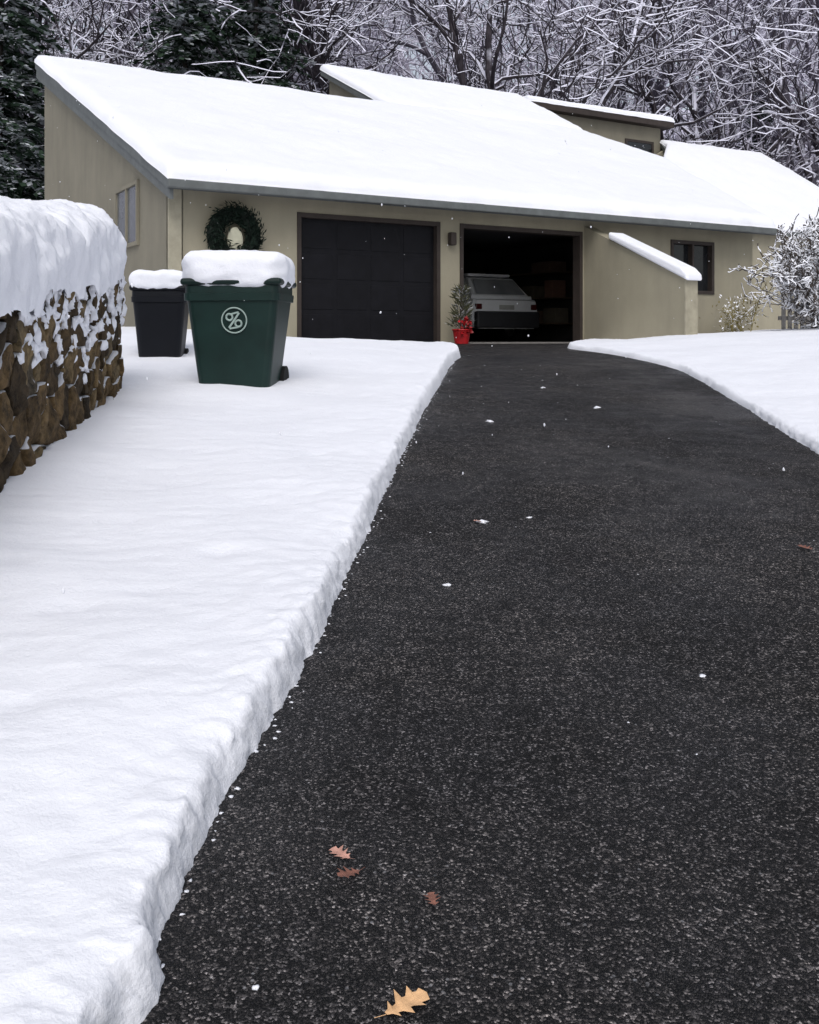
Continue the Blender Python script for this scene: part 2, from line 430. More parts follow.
u_=Vector((math.cos(TH),math.sin(TH),0)); v_=Vector((-math.sin(TH),math.cos(TH),0)); O_=Vector((-1.83,16.27,1.42))
def HW(s,v,z): return O_+u_*s+v_*v+Vector((0,0,z))
wre.location=HW(-1.12,-.1,1.68); wre.rotation_euler=(0,0,TH)
def torus(name,R,r,mat,parent,rot=(math.pi/2,0,0),loc=(0,0,0),n=40,m=10):
    V=[];F=[]
    for i in range(n):
        a=2*math.pi*i/n
        for j in range(m):
            b=2*math.pi*j/m; V.append(((R+r*math.cos(b))*math.cos(a),(R+r*math.cos(b))*math.sin(a),r*math.sin(b)))
    for i in range(n):
        for j in range(m):
            F.append((i*m+j,((i+1)%n)*m+j,((i+1)%n)*m+(j+1)%m,i*m+(j+1)%m))
    o=mesh_obj(name,V,F,mat,parent,smooth=True); o.rotation_euler=rot; o.location=loc; return o
torus('wreath_core',.325,.115,wre_core_mat,wre)
bm=bmesh.new(); bmesh.ops.create_uvsphere(bm,u_segments=16,v_segments=10,radius=1)
for v in bm.verts: v.co=Vector((v.co.x*.13,v.co.y*.03,v.co.z*.18+.03*max(0,v.co.z)))
me=bpy.data.meshes.new('ornament'); bm.to_mesh(me); bm.free(); me.materials.append(plain('ornament_cream',(.46,.45,.34),.5))
o=bpy.data.objects.new('wreath_ornament',me); scene.collection.objects.link(o); o.parent=wre; o.location=(0,-.06,-.08)

# ---------------------------------------------------------------- trees
def tube_chain(V,F,pts,rads,sides):
    base=len(V); n=len(pts)
    for i,p in enumerate(pts):
        d=(pts[min(i+1,n-1)]-pts[max(i-1,0)]).normalized()
        s=d.cross(Vector((.13,.07,1)) if abs(d.z)<.9 else Vector((1,.1,0))).normalized(); t=d.cross(s)
        for k in range(sides):
            a=2*math.pi*k/sides+.5
            V.append(p+(s*math.cos(a)+t*math.sin(a))*rads[i])
    for i in range(n-1):
        for k in range(sides):
            F.append((base+i*sides+k,base+i*sides+(k+1)%sides,base+(i+1)*sides+(k+1)%sides,base+(i+1)*sides+k))
def grow(V,F,p,d,L,r,lvl,rnd,maxl,rmin,curl,kids,up=.06,rk=(.4,.62)):
    nseg=[14,8,5,4,3][lvl]; sides=[8,6,4,3,3][lvl]
    pts=[p.copy()]; rads=[r]; dirs=[d.copy()]
    for i in range(nseg):
        c=curl[min(lvl,len(curl)-1)]
        d=(d+Vector((rnd.gauss(0,c),rnd.gauss(0,c),rnd.gauss(0,c)+(up if lvl>0 else .05)))).normalized()
        p=p+d*(L/nseg); f=(i+1)/nseg
        pts.append(p.copy()); rads.append(max(rmin,r*(1-.8*f))); dirs.append(d.copy())
    tube_chain(V,F,pts,rads,sides)
    if lvl>=maxl: return
    nk=kids[lvl]
    for k in range(nk):
        f=rnd.uniform(.22 if lvl==0 else .15,1)
        i=min(nseg-1,int(f*nseg)); fr=f*nseg-i
        q=pts[i].lerp(pts[i+1],fr); dd=dirs[i]
        side=Vector((rnd.gauss(0,1),rnd.gauss(0,1),rnd.gauss(0,.5))); side-=dd*side.dot(dd); side.normalize()
        ang=rnd.uniform(.5,1.05)
        nd=(dd*math.cos(ang)+side*math.sin(ang)).normalized()
        grow(V,F,q,nd,L*rnd.uniform(.34,.58)*(1.15-.5*f if lvl==0 else 1),max(rmin,rads[i]*rnd.uniform(*rk)),lvl+1,rnd,maxl,rmin,curl,kids,up,rk)
SN2=(.80,.80,.93)
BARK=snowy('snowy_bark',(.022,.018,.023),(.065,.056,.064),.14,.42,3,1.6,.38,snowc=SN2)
BARK_HAZE_MID=snowy('snowy_bark_haze_mid',(.09,.08,.10),(.17,.155,.19),.10,.42,3,1.6,.38,snowc=(.72,.71,.84))  # bark and snow tinted lilac, distance haze put into the colour
BARK_HAZE_FAR=snowy('snowy_bark_haze_far',(.22,.205,.25),(.35,.33,.39),.10,.45,3,1.6,.38,snowc=(.68,.67,.79))  # same haze tint, paler still for the farthest rows
tree_meshes={0:[],1:[],2:[]}
for sd in range(6):
    rnd=random.Random(100+sd); V=[];F=[]
    H=rnd.uniform(19,25)
    grow(V,F,Vector((0,0,-1)),Vector((rnd.gauss(0,.08),rnd.gauss(0,.08),1)).normalized(),H,rnd.uniform(.30,.44),0,rnd,3,.034,[.14,.26,.28,.3],[11,6,5],.06,(.5,.72))
    for lv,mt in enumerate((BARK,BARK_HAZE_MID,BARK_HAZE_FAR)):
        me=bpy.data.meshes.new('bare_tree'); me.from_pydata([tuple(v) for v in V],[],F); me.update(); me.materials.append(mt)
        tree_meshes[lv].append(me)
forest=empty('forest_trees')
rnd=random.Random(5)
def inst(me,x,y,s,name,par,tilt=0):
    o=bpy.data.objects.new(name,me); scene.collection.objects.link(o); o.parent=par
    o.location=(x,y,terr(x,y)-.1); o.rotation_euler=(rnd.gauss(0,.03+tilt),rnd.gauss(0,.03+tilt),rnd.uniform(0,6.28)); o.scale=(s,s,s*rnd.uniform(.9,1.1)); return o
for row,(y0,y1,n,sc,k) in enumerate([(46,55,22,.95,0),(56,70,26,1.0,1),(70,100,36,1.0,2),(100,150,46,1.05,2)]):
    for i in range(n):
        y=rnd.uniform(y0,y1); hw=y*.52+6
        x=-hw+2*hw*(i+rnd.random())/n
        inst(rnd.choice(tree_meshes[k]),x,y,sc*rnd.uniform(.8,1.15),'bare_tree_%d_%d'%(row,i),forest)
for i,(x,y) in enumerate([(-15,35),(-20,38),(-14.5,39),(-23,33),(-18,44)]):
    inst(rnd.choice(tree_meshes[0]),x,y,rnd.uniform(.6,.85),'bare_tree_side_%d'%i,forest)
sap=[]
for sd in range(3):
    r2=random.Random(300+sd); V=[];F=[]
    for k in range(5):
        grow(V,F,Vector((r2.gauss(0,.4),r2.gauss(0,.4),-.1)),Vector((r2.gauss(0,.35),r2.gauss(0,.35),1)).normalized(),r2.uniform(3.5,6),.05,0,r2,2,.022,[.12,.2,.25],[9,6],.05)
    me=bpy.data.meshes.new('sapling'); me.from_pydata([tuple(v) for v in V],[],F); me.update(); me.materials.append(BARK_HAZE_MID); sap.append(me)
for i in range(90):
    y=rnd.uniform(46,90); hw=y*.5+5
    inst(rnd.choice(sap),rnd.uniform(-hw,hw),y,rnd.uniform(.9,1.8),'sapling_%d'%i,forest)
for i in range(14):
    inst(rnd.choice(sap),rnd.uniform(-20,-12),rnd.uniform(33,40),rnd.uniform(.7,1.2),'sapling_side_%d'%i,forest)

CON=snowy('conifer_needles',(.008,.020,.012),(.026,.048,.028),.80,1.05,1.5,1.6,.42,True,snowc=(.72,.75,.80))
CTR=plain('conifer_trunk',(.03,.024,.02),.9)
def conifer_mesh(seed,H,R):
    r=random.Random(seed); V=[];F=[]
    tube_chain(V,F,[Vector((0,0,-.5)),Vector((0,0,H*.5)),Vector((0,0,H))],[H*.012,H*.007,.02],8)
    nt_=len(F)
    z=.9
    while z<H-.1:
        f=1-z/H
        for k in range(int(10+7*f)):
            a=r.uniform(0,6.28); L=(R*f**.8+.25)*r.uniform(.5,1.15)
            d=Vector((math.cos(a),math.sin(a),.10))
            p=Vector((0,0,z+r.uniform(-.2,.2))); n=max(5,int(L*7))
            for i in range(0,n+1):
                t=(i+.4)/n; q=p+d*L*t+Vector((0,0,-L*.40*t*t))
                for sgn in (-1,1):
                    s=Vector((-d.y,d.x,0))*sgn
                    dd=(d*.8+s*r.uniform(.4,1.1)+Vector((0,0,-.45+r.gauss(0,.35)))).normalized()
                    quadleaf(V,F,q,dd,Vector((r.gauss(0,.6),r.gauss(0,.6),1)),r.uniform(.30,.60)*(1.15-.5*min(1,t)),r.uniform(.05,.11))
        z+=.36
    me=bpy.data.meshes.new('conifer'); me.from_pydata([tuple(v) for v in V],[],F); me.update(); me.materials.append(CON); me.materials.append(CTR)
    for i in range(nt_): me.polygons[i].material_index=1
    return me
cm=[conifer_mesh(1,13,2.8),conifer_mesh(2,18,4.0)]
for i,(x,y,s,k) in enumerate([(-12.9,31.5,.90,1),(-15.6,33,1.1,1),(-12.0,28.5,.55,0),(-9.2,41,1.05,1),(-6.6,43,1.08,1),(-21,46,1.1,1),(21,60,.8,1)]):
    o=bpy.data.objects.new('conifer_tree',cm[k]); scene.collection.objects.link(o)
    o.location=(x,y,terr(x,y)-.2); o.rotation_euler=(0,0,i*1.3); o.scale=(s,s,s)

def shrub(name,x,y,z,n,L,r0,rm,mat,seed,spread=.5,kids=(7,5),lv=2):
    r2=random.Random(seed); V=[];F=[]
    for k in range(n):
        grow(V,F,Vector((r2.gauss(0,.12),r2.gauss(0,.12),-.1)),Vector((r2.gauss(0,spread),r2.gauss(0,spread),1)).normalized(),L*r2.uniform(.6,1.05),r0,0,r2,lv,rm,[.12,.2,.28],list(kids),.02)
    o=mesh_obj(name,V,F,mat); o.location=(x,y,z); return o
SHR=snowy('snowy_twigs',(.04,.033,.03),(.11,.09,.075),.04,.22,6,4,.40)
shrub('snowy_shrub',6.95,16.6,1.46,13,2.1,.020,.010,SHR,11,.24,(9,6,4),3)
shrub('snowy_shrub',7.7,17.8,1.5,12,2.1,.022,.011,SHR,12,.36,(10,7,4),3)
YEL=snowy('dry_yellow_shrub',(.12,.10,.04),(.30,.25,.09),.15,.5,6,4,.35)
sh=shrub('small_shrub',5.75,17.6,1.5,8,.85,.012,.006,YEL,13,.45,(5,3),2)
V=[];F=[]
for i in range(160): quadleaf(V,F,Vector((random.gauss(0,.22),random.gauss(0,.22),random.uniform(.15,.75))),rv(),rv(),.06,.018)
mesh_obj('dry_leaves',V,F,YEL,sh)
WOOD=snowy('weathered_wood',(.16,.15,.14),(.28,.27,.26),.5,.8,8,3,.2)
fen=empty('wooden_fence',(7.3,19.6,1.5),math.radians(14))
for i in range(22): box('picket_%d'%i,(i*.14,0,0),(i*.14+.085,.02,1.55+.03*(i%2)),WOOD,fen)
for z in (.35,1.3): box('rail_%d'%(z*10),(-.05,.021,z),(3.2,.06,z+.08),WOOD,fen)
box('fence_snow',(-.03,-.02,1.585),(3.1,.05,1.64),SNOW,fen,.02)

# ---------------------------------------------------------------- snow lump helper
def snow_block(name,lo,hi,parent,lump=.03,seed=0,power=3.2):
    bm=bmesh.new(); bmesh.ops.create_cube(bm,size=2)
    bmesh.ops.subdivide_edges(bm,edges=bm.edges[:],cuts=18,use_grid_fill=True)
    c=[(lo[i]+hi[i])/2 for i in range(3)]; h=[(hi[i]-lo[i])/2 for i in range(3)]
    for v in bm.verts:
        p=v.co.copy()
        n=(abs(p.x)**power+abs(p.y)**power+(abs(p.z)**power))**(1/power)
        m=max(abs(p.x),abs(p.y),abs(p.z)); p=p*(m/n)
        q=Vector((c[0]+p.x*h[0],c[1]+p.y*h[1],c[2]+p.z*h[2]))
        d=lump*(nz(q.x*5,q.y*5,q.z*5+seed)+.4*nz(q.x*13,q.y*13,q.z*13+seed))
        v.co=q+p.normalized()*d
    bmesh.ops.recalc_face_normals(bm,faces=bm.faces)
    me=bpy.data.meshes.new(name); bm.to_mesh(me); bm.free(); me.materials.append(SNOW)
    me.polygons.foreach_set('use_smooth',[True]*len(me.polygons))
    o=bpy.data.objects.new(name,me); scene.collection.objects.link(o); o.parent=parent; return o

# ---------------------------------------------------------------- bins
TYRE=plain('tyre',(.012,.012,.012),.8,spec=.2)
def bin_(name,loc,rz,w,d,h,mat,lidm,snowh,mark=False):
    e=empty(name,loc,rz)
    bm=bmesh.new()
    levels=[(0,.74),(.06,.76),(h*.80,.955),(h*.86,.97),(h*.862,1.02),(h*.93,1.03),(h*.932,1.0),(h,1.0)]
    rings=[]
    def rr(hx,hy,z,rad=.07):
        out=[]
        for cx,cy,a0 in ((1,1,0),(-1,1,90),(-1,-1,180),(1,-1,270)):
            for k in range(5):
                a=math.radians(a0+k*22.5); out.append(bm.verts.new(((hx-rad)*cx+rad*math.cos(a),(hy-rad)*cy+rad*math.sin(a),z)))
        return out
    for z,s in levels: rings.append(rr(w/2*s,d/2*s,z))
    for a,b in zip(rings,rings[1:]):
        n=len(a)
        for i in range(n): bm.faces.new((a[i],a[(i+1)%n],b[(i+1)%n],b[i]))
    bm.faces.new(rings[0][::-1]); bm.faces.new(rings[-1])
    me=bpy.data.meshes.new('body'); bm.to_mesh(me); bm.free(); me.materials.append(mat)
    o=bpy.data.objects.new(name+'_body',me); scene.collection.objects.link(o); o.parent=e
    box(name+'_lid',(-w/2*1.07,-d/2*1.08,h+.003),(w/2*1.07,d/2*1.05,h+.07),lidm,e,.03,3)
    cyl(name+'_handle',.018,w*.8,(0,d/2+.09,h-.06),(0,math.pi/2,0),lidm,e)
    for sx in (-1,1):
        box(name+'_handle_arm',(sx*w*.36-.015,d/2-.02,h-.09),(sx*w*.36+.015,d/2+.1,h-.03),lidm,e,.008)
        cyl(name+'_wheel',.13,.06,(sx*w*.40,d/2*.82,.12),(0,math.pi/2,0),TYRE,e,28)
    snow_block(name+'_snow',(-w/2*1.12,-d/2*1.14,h+.05-snowh*.35),(w/2*1.12,d/2*1.08,h+.07+snowh),e,.032,loc[0],power=4.2)
    if mark:
        MW=plain('mark_white',(.28,.36,.33),.6,var=.15)
        zc=h*.68; sl=math.atan2(d/2*.215,h*.8)
        m=empty('round_mark'); m.parent=e; yy=-d/2*(.74+.24*zc/(h*.86))-.010
        m.location=(.03,yy,zc); m.rotation_euler=(sl*.95,0,0)
        torus('mark_ring',.118,.007,MW,m)
        for i,(a,b,r_) in enumerate([(-.045,.03,.03),(.04,-.03,.03)]):
            torus('mark_loop_%d'%i,r_,.010,MW,m,loc=(a,0,b),n=20,m=6)
        o=box('mark_bar',(-.009,-.006,-.085),(.009,.006,.085),MW,m); o.rotation_euler=(0,math.radians(35),0)
        o=box('mark_arc',(-.045,-.006,-.008),(.045,.006,.008),MW,m); o.location=(.0,0,.066); o.rotation_euler=(0,math.radians(-15),0)
        o=box('mark_arc_low',(-.045,-.006,-.008),(.045,.006,.008),MW,m); o.location=(.0,0,-.070); o.rotation_euler=(0,math.radians(-10),0)
    return e
GB=plain('green_plastic',(.007,.022,.019),.45,var=.25,scale=3,spec=.25)
GB2=plain('green_plastic_lid',(.005,.016,.014),.5,var=.12,scale=3,spec=.25)
BB=plain('black_plastic',(.004,.005,.008),.5,var=.15,spec=.2)
bin_('green_wheeled_bin',(-1.64,9.7,g(9.7)+.07),math.radians(-5),.90,.72,1.02,GB,GB2,.27,True)
bin_('black_wheeled_bin',(-2.86,11.55,g(11.6)+.05),math.radians(6),.60,.58,.90,BB,BB,.17)

# ---------------------------------------------------------------- stone wall
wall=empty('stone_wall')
def wx(y): return -2.27-.105*(y-5.5)
def stone_mat():
    m,nt,b=newmat('fieldstone')
    at=N(nt,'ShaderNodeAttribute'); at.attribute_name='tone'
    c=ramp(nt,at.outputs['Fac'],[(0,(.07,.05,.03)),(.3,(.14,.095,.048)),(.6,(.25,.165,.078)),(.82,(.34,.25,.13)),(1,(.15,.14,.12))])
    n=ramp(nt,noisen(nt,8,9,.76),[(.36,.12),(.5,.55),(.64,1.0)])
    mu=N(nt,'ShaderNodeMixRGB',blend_type='MULTIPLY'); mu.inputs['Fac'].default_value=1
    nt.links.new(c,mu.inputs['Color1']); nt.links.new(n,mu.inputs['Color2'])
    geo=N(nt,'ShaderNodeNewGeometry'); sep=N(nt,'ShaderNodeSeparateXYZ'); nt.links.new(geo.outputs['Normal'],sep.inputs[0])
    ad=N(nt,'ShaderNodeMath',operation='MULTIPLY_ADD'); nt.links.new(noisen(nt,7,6,.65),ad.inputs[0]); ad.inputs[1].default_value=1.0; nt.links.new(sep.outputs['Z'],ad.inputs[2])
    sb=N(nt,'ShaderNodeMath',operation='SUBTRACT'); nt.links.new(ad.outputs[0],sb.inputs[0]); sb.inputs[1].default_value=.62
    f=ramp(nt,sb.outputs[0],[(.42,0.0),(.50,1.0)])
    mx=N(nt,'ShaderNodeMixRGB'); nt.links.new(f,mx.inputs['Fac']); nt.links.new(mu.outputs[0],mx.inputs['Color1']); mx.inputs['Color2'].default_value=(*SNOWC,1)
    nt.links.new(mx.outputs[0],b.inputs['Base Color']); b.inputs['Roughness'].default_value=.85; b.inputs['Specular IOR Level'].default_value=.2
    bump(nt,b,noisen(nt,16,9,.74),1.0,.045)
    return m
STONE=stone_mat()
def blob_into(V,F,T,c,half,rot,seed,tone,rough=.18,power=3.5,sub=3):
    bm=bmesh.new(); bmesh.ops.create_icosphere(bm,subdivisions=sub,radius=1)
    b0=len(V)
    for v in bm.verts:
        p=v.co; n=(abs(p.x)**power+abs(p.y)**power+abs(p.z)**power)**(1/power); p=p/n
        k=1+rough*nz(p.x*1.3+seed,p.y*1.3,p.z*1.3)+rough*.35*nz(p.x*4+seed,p.y*4,p.z*4)
        q=rot@Vector((p.x*half[0],p.y*half[1],p.z*half[2]))*k
        V.append(c+q)
    for f in bm.faces: F.append(tuple(b0+v.index for v in f.verts)); T.append(tone)
    bm.free()
def clip(poly,p,q):
    mx,my=(p[0]+q[0])/2,(p[1]+q[1])/2; nx_,ny_=q[0]-p[0],q[1]-p[1]
    out=[]
    for i in range(len(poly)):
        a=poly[i]; b=poly[(i+1)%len(poly)]
        da=(a[0]-mx)*nx_+(a[1]-my)*ny_; db=(b[0]-mx)*nx_+(b[1]-my)*ny_
        if da<=0: out.append(a)
        if (da<0)!=(db<0) and abs(da-db)>1e-12:
            t=da/(da-db); out.append((a[0]+(b[0]-a[0])*t,a[1]+(b[1]-a[1])*t))
    return out
rs=random.Random(21)
HT=1.30
def stone_face(length,to3d,V,F,T,SV,SF,ST,seedoff):
    pts=[]
    tries=0
    while tries<9000:
        tries+=1
        u=rs.uniform(-.1,length+.1); z=rs.uniform(-.02,HT)
        big=.5+.5*nz(u*1.2,z*1.5,seedoff+4)
        r=.13+.24*rs.random()**1.5*(.6+.8*big)
        ok=True
        for q in pts:
            du=(u-q[0])*1.2; dz=(z-q[1])*(.8 if z<.6 else 1.05)
            if du*du+dz*dz<(.5*(r+q[2]))**2*1.15: ok=False; break
        if ok: pts.append((u,z,r))
    for idx,p in enumerate(pts):
        poly=[(max(-.02,p[0]-.45),-.08),(min(length,p[0]+.45),-.08),(min(length,p[0]+.45),HT),(max(-.02,p[0]-.45),HT)]
        for q in pts:
            if q is p or abs(q[0]-p[0])>.9 or abs(q[1]-p[1])>.8: continue
            poly=clip(poly,p,q)
            if len(poly)<3: break
        if len(poly)<3: continue
        per=[]
        for i in range(len(poly)):
            a=poly[i]; b=poly[(i+1)%len(poly)]; per.append(math.hypot(b[0]-a[0],b[1]-a[1]))
        tot=sum(per)
        if tot<.22: continue
        nS=36; outl=[]
        for k in range(nS):
            t=tot*k/nS; i=0
            while t>per[i] and i<len(per)-1: t-=per[i]; i+=1
            a=poly[i]; b=poly[(i+1)%len(poly)]; f=t/max(1e-9,per[i]); outl.append((a[0]+(b[0]-a[0])*f,a[1]+(b[1]-a[1])*f))
        cx=sum(q[0] for q in outl)/nS; cz=sum(q[1] for q in outl)/nS
        shr=1-.004/max(.06,tot/8); dep0=rs.uniform(-.016,.018); tx,tz=rs.gauss(0,.08),rs.gauss(0,.07); sd=rs.uniform(0,99)
        b0=len(V); rings=[(1.0,-.12),(1.0,-.020),(.99,-.002),(.96,.006),(.86,.010),(.68,.013),(.46,.014),(.22,.015)]
        tone=rs.random()
        for sc,dp in rings:
            for k,(a,b) in enumerate(outl):
                x_=(a-cx)*shr*sc; z_=(b-cz)*shr*sc
                nn=nz((cx+x_)*6,z_*6,sd)*.034+nz(x_*15,z_*15,sd)*.018
                rr_=1+.05*nz(a*9,b*9,sd)
                dd=dp+dep0+(tx*x_+tz*z_)+nn*(1 if dp>-.1 else 0)
                V.append(to3d(cx+x_*rr_,cz+z_*rr_,dd))
        V.append(to3d(cx,cz,.015+dep0+nz(cx*6,0,sd)*.034))
        for r_ in range(len(rings)-1):
            for k in range(nS):
                F.append((b0+r_*nS+k,b0+r_*nS+(k+1)%nS,b0+(r_+1)*nS+(k+1)%nS,b0+(r_+1)*nS+k)); T.append(tone)
        l=len(rings)-1; c_=len(V)-1
        for k in range(nS): F.append((b0+l*nS+k,b0+l*nS+(k+1)%nS,c_)); T.append(tone)
        for k in range(0,nS,2):
            a,b=outl[k]
            pr=max(0,(b/HT-.48)*1.3+.6*nz(a*1.1,b*1.6,seedoff+2))
            if rs.random()<pr*.6:
                blob_into(SV,SF,ST,Vector(to3d(a,b,.008)),(rs.uniform(.015,.035),rs.uniform(.025,.075),rs.uniform(.02,.055)),Matrix.Rotation(rs.gauss(0,.6),3,'X'),rs.uniform(0,99),0,1.0,2.2,2)
V=[];F=[];T=[];SV=[];SF=[];ST=[]
yend=9.15
def side3(u,z,d):
    y=2.5+u; return (wx(y)-.0+d,y+d*.105,g(y)-.02+z)
def end3(u,z,d):
    return (wx(yend)-.0-u,yend-.01+d,g(yend)-.02+z)
stone_face(yend-2.5,side3,V,F,T,SV,SF,ST,3)
stone_face(1.1,end3,V,F,T,SV,SF,ST,8)
o=mesh_obj('stones',V,F,STONE,wall,smooth=True)
at=o.data.attributes.new('tone','FLOAT','FACE'); at.data.foreach_set('value',T)
mesh_obj('snow_clumps',SV,SF,SNOW,wall,smooth=True)
CV=[];CF=[]
for y in (2.5,9.1):
    x=wx(y)-.06
    for xx,zz in ((x,-.1),(x,1.24),(x-.9,1.24),(x-.9,-.1)): CV.append((xx,y,g(y)+zz))
CF=[(0,1,5,4),(1,2,6,5),(2,3,7,6),(0,4,7,3),(0,3,2,1),(4,5,6,7)]
mesh_obj('wall_core',CV,CF,plain('earth_core',(.012,.010,.009),1),wall)
CV=[];CF=[]; ny=240; nc=64
for j in range(ny+1):
    y=2.5+(9.42-2.5)*j/ny
    endf=min(1,(9.42-y)/.75); e=math.sqrt(max(0,1-(1-endf)**2))
    zb=g(y)+1.20; top=.56+.035*(y-5.5)+.07*nz(y*1.1,0,3)+.04*nz(y*4,1,3)
    top=max(.05,top)*(.12+.88*e)
    xr=wx(min(y,9.1))+.11; wdt=1.35
    drop=.02+.26*max(0,nz(y*1.6,2,7))+.12*nz(y*5,5,1)+.05*nz(y*13,5,1)+.03*nz(y*29,5,1)
    drop=max(drop,.0)
    if y<5.9: drop+=.06
    for k in range(nc+1):
        t=k/nc; a=math.pi*t
        cx=math.copysign(abs(math.cos(a))**.7,math.cos(a)); cz=abs(math.sin(a))**.7
        x=xr-wdt/2+cx*wdt/2*(.6+.4*e)
        z=zb+top*cz
        if k<8: z-=drop*(1-k/8)**.8; x-=.03*(1-k/8)
        lump=.045*nz(x*3.5,y*3.5,z*3.5)+.022*nz(x*10,y*10,z*10)+.010*nz(x*27,y*27,z*27)
        CV.append((x+lump,y+lump*.5,z+lump))
for j in range(ny):
    for k in range(nc):
        a=j*(nc+1)+k; CF.append((a,a+nc+1,a+nc+2,a+1))
CF.append(tuple(range(nc+1))); CF.append(tuple(ny*(nc+1)+k for k in range(nc,-1,-1)))
mesh_obj('snow_cap',CV,CF,SNOW,wall,smooth=True)

# ---------------------------------------------------------------- potted plant by the garage
pot=empty('potted_evergreen',HW(2.93,-.42,-.02),TH)
RED=plain('red_foil',(.36,.008,.012),.4,var=.3,scale=20)
cyl('pot',.12,.24,(0,0,.12),(0,0,0),RED,pot,20,.155)
torus('pot_rim',.155,.015,RED,pot,rot=(0,0,0),loc=(0,0,.24),n=24,m=8)
V=[];F=[]
for i in range(420):
    z=random.uniform(.25,.98); r=.15*(1-(z-.25)/1.1)+.03; a=random.uniform(0,6.28)
    quadleaf(V,F,Vector((math.cos(a)*r*random.random(),math.sin(a)*r*random.random(),z)),Vector((math.cos(a),math.sin(a),random.uniform(.2,1.8))),rv(),random.uniform(.08,.18),.012)
mesh_obj('pot_foliage',V,F,snowy('pot_sprigs',(.03,.035,.018),(.09,.09,.05),.6,.95,20,14,.35,True),pot)
V=[];F=[]
for i in range(70):
    quadleaf(V,F,Vector((random.gauss(0,.07),random.gauss(-.12,.04),random.uniform(.18,.42))),rv(),rv(),.08,.03)
mesh_obj('red_bow',V,F,RED,pot)

# ---------------------------------------------------------------- parked car
car=empty('parked_car',HW(6.25,2.8,0),TH)
PAINT=plain('silver_paint',(.80,.82,.84),.35,.05,var=.05)
PAINTD=plain('lower_cladding',(.025,.026,.03),.6)
TAIL=plain('tail_lamp',(.07,.012,.012),.2)
def loft(name,secs,mat,parent):
    V=[];F=[];n=len(secs[0][1])*2
    for y,pr in secs:
        for hw,z in pr: V.append((hw,y,z))
        for hw,z in pr[::-1]: V.append((-hw,y,z))
    for j in range(len(secs)-1):
        for i in range(n): F.append((j*n+i,j*n+(i+1)%n,(j+1)*n+(i+1)%n,(j+1)*n+i))
    F.append(tuple(range(n))); F.append(tuple((len(secs)-1)*n+i for i in range(n-1,-1,-1)))
    o=mesh_obj(name,V,F,mat,parent)
    md=o.modifiers.new('b','BEVEL'); md.width=.03; md.segments=3; md.limit_method='ANGLE'; md.angle_limit=.4
    return o
def L(w,zt): return [(.80*w,.30),(.88*w,.48),(.885*w,.72),(.84*w,zt)]
loft('car_body',[(0,L(.92,.88)),(.08,L(1,.93)),(.9,L(1,.96)),(2.9,L(1,.97)),(3.6,L(.99,.88)),(4.3,L(.93,.76)),(4.45,L(.86,.66))],PAINT,car)
loft('car_cabin',[(.18,[(.80,.90),(.78,.98)]),(.62,[(.81,.93),(.62,1.42)]),(1.2,[(.81,.94),(.63,1.47)]),(2.2,[(.81,.95),(.63,1.45)]),(3.0,[(.80,.93),(.76,.99)])],PAINT,car)
V=[(-.66,.235,1.02),(.66,.235,1.02),(.55,.545,1.36),(-.55,.545,1.36)]
V=[(x,y-.03,z+.02) for x,y,z in V]
mesh_obj('rear_window',V,[(0,1,2,3)],glass_dark('car_glass_reflection',(.38,.40,.42)),car)  # pale base colour stands in for light reflected in the rear window
for sx in (-1,1):
    V=[(sx*.825,.75,1.02),(sx*.825,2.7,1.02),(sx*.672,2.15,1.37),(sx*.672,.85,1.37)]
    mesh_obj('side_window',V,[(0,1,2,3)],GLASS,car)
    box('tail_lamp',(min(sx*.66,sx*.82),-.02,.70),(max(sx*.66,sx*.82),.05,.82),TAIL,car,.015)
    for yy in (.85,3.55):
        cyl('wheel',.32,.2,(sx*.80,yy,.32),(0,math.pi/2,0),TYRE,car,28)
        cyl('hub',.19,.21,(sx*.80,yy,.32),(0,math.pi/2,0),plain('alloy',(.4,.4,.42),.3,.8),car,20)
box('rear_bumper',(-.84,-.10,.30),(.84,.06,.66),PAINTD,car,.04)
box('number_plate',(-.20,-.012,.70),(.20,.0,.80),plain('plate_pale',(.4,.4,.38),.5),car,.004)
box('snow_on_roof',(-.58,.66,1.455),(.58,2.1,1.52),SNOW,car,.03)

# ---------------------------------------------------------------- leaves and snow crumbs
def oak_leaf(name,x,y,size,rz,mat,seed,curl=.15):
    r=random.Random(seed)
    lobes=[(0,.06),(.10,.10),(.16,.30),(.22,.12),(.32,.14),(.42,.44),(.50,.18),(.58,.17),(.70,.42),(.76,.18),(.84,.16),(.93,.22),(1,.0)]
    V=[];F=[]
    def P(x_,t):
        return (x_*size,(t-.5)*size,.006+curl*size*((x_*1.6)**2+.4*(t-.5)**2)+.003*nz(x_*4,t*4,seed))
    n=len(lobes)
    for t,w in lobes: V.append(P(0,t))
    for t,w in lobes: V.append(P(w*(1+r.uniform(-.15,.15)),t+.04*(w>.25)))
    for t,w in lobes: V.append(P(-w*(1+r.uniform(-.12,.12)),t+.04*(w>.25)))
    for i in range(n-1):
        F.append((i,n+i,n+i+1,i+1)); F.append((i,i+1,2*n+i+1,2*n+i))
    b0=len(V); V+=[(-.012*size,-.5*size,.006),(.012*size,-.5*size,.006),(.015*size,-.78*size,.012),(-.005*size,-.78*size,.012)]; F.append((b0,b0+1,b0+2,b0+3))
    o=mesh_obj(name,V,F,mat); o.location=(x,y,g(y)+.004); o.rotation_euler=(math.atan(.093),0,rz); return o
LO=plain('leaf_orange',(.74,.45,.23),.6,var=.3,scale=40); LB=plain('leaf_redbrown',(.20,.085,.06),.7,var=.35,scale=30); LP=plain('leaf_pinkish',(.52,.28,.22),.7,var=.3,scale=30)
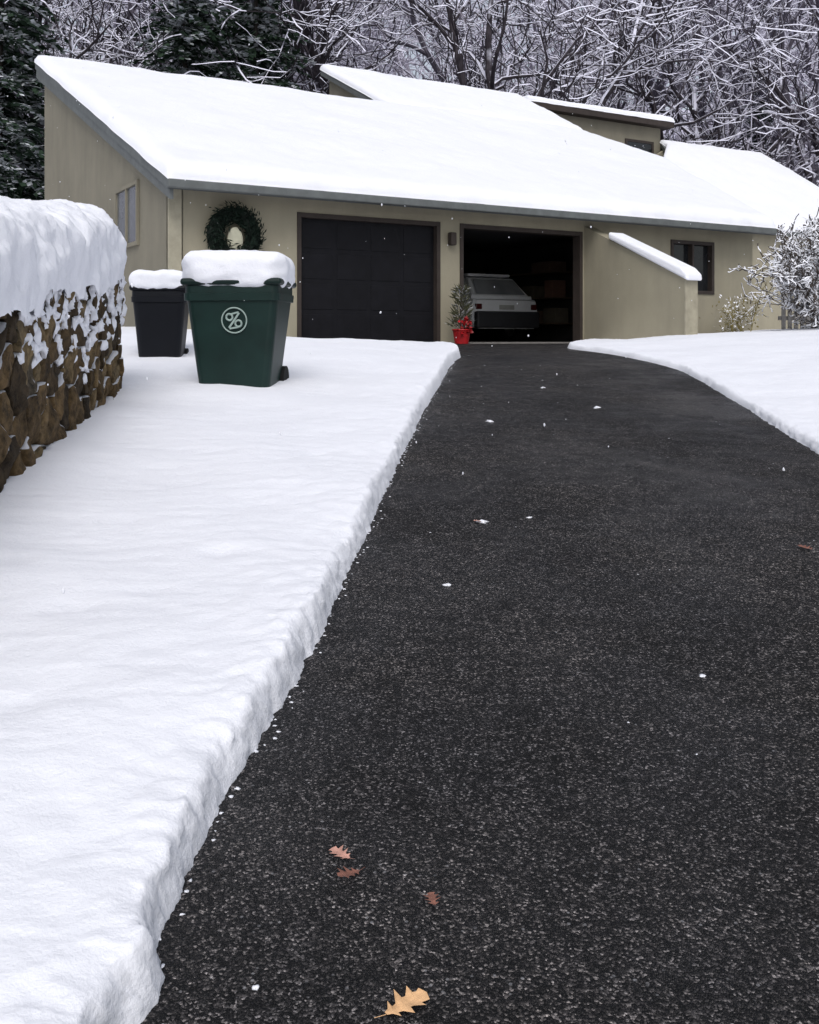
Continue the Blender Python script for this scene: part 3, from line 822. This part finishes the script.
for i,(x,y,s,rz,m) in enumerate([(-.005,1.965,.095,-1.0,LO),(-.17,2.45,.06,.9,LP),(-.145,2.37,.06,2.2,LB),(.052,2.28,.045,.2,LB),(1.95,4.93,.08,.5,LB),(.37,5.4,.05,1.4,LP)]):
    oak_leaf('oak_leaf',x,y,s,rz,m,i+3)
V=[];F=[];T=[]
rs=random.Random(9)
spots=[(.39,5.41,.032),(.66,5.5,.018),(.165,4.41,.018),(.68,8.5,.035),(1.73,9.2,.04),(-.31,2.02,.009),(1.4,10.5,.03),(1.02,3.48,.012)]
for i in range(50):
    y=rs.uniform(1.8,15); spots.append((rs.uniform(-.4+.07*y,2.8),y,rs.uniform(.0015,.0032)*(1+y*.12)))
for y in [1.6+.04*i for i in range(280)]:
    if rs.random()<.5:
        ex=np.interp(y,[p[1] for p in Lp[:13]],[p[0] for p in Lp[:13]]); spots.append((ex+abs(rs.gauss(.005,.018)),y,rs.uniform(.003,.008)))
for x,y,r in spots:
    blob_into(V,F,T,Vector((x,y,g(y)+r*.05)),(r,r*rs.uniform(.5,1),r*.3),Matrix.Rotation(rs.uniform(0,3),3,'Z'),rs.uniform(0,99),0,.9,2.2,2)
mesh_obj('snow_crumbs',V,F,SNOW,smooth=True)
V=[];F=[];T=[]
for i in range(650):
    y=rs.uniform(3,26); x=rs.uniform(-.45,.45)*y; z=g(y)+rs.uniform(.1,8)
    r=rs.uniform(.0025,.0055)
    blob_into(V,F,T,Vector((x,y,z)),(r,r,r*rs.uniform(1,2.2)),Matrix.Identity(3),rs.uniform(0,99),0,.5,2,1)
mesh_obj('falling_snow',V,F,SNOW)

# ---------------------------------------------------------------- light, sky, camera
w=bpy.data.worlds.new('World'); scene.world=w; w.use_nodes=True
nt=w.node_tree; bg=nt.nodes['Background']
sky=nt.nodes.new('ShaderNodeTexSky'); sky.sky_type='NISHITA'; sky.sun_disc=False
sky.sun_elevation=SUN_EL; sky.sun_rotation=SUN_ROT; sky.air_density=1; sky.dust_density=3; sky.ozone_density=1
hs=nt.nodes.new('ShaderNodeHueSaturation'); hs.inputs['Saturation'].default_value=.42
nt.links.new(sky.outputs[0],hs.inputs['Color']); nt.links.new(hs.outputs[0],bg.inputs['Color'])
bg.inputs['Strength'].default_value=.15
sl=bpy.data.lights.new('sun','SUN'); sl.energy=1.1; sl.angle=math.radians(30); sl.color=(1,.975,.96)
so=bpy.data.objects.new('sun',sl); scene.collection.objects.link(so)
dv=Vector((math.sin(SUN_ROT)*math.cos(SUN_EL),math.cos(SUN_ROT)*math.cos(SUN_EL),math.sin(SUN_EL)))
so.rotation_euler=dv.to_track_quat('Z','Y').to_euler(); so.location=(0,-10,30)
cam=bpy.data.cameras.new('camera'); co=bpy.data.objects.new('camera',cam); scene.collection.objects.link(co); scene.camera=co
co.location=(0,0,1.5); co.rotation_euler=(math.radians(90),0,0)
cam.sensor_width=36; cam.lens=1000/1024*36; cam.shift_y=-(512-338)/1024; cam.clip_end=2000; cam.clip_start=.05
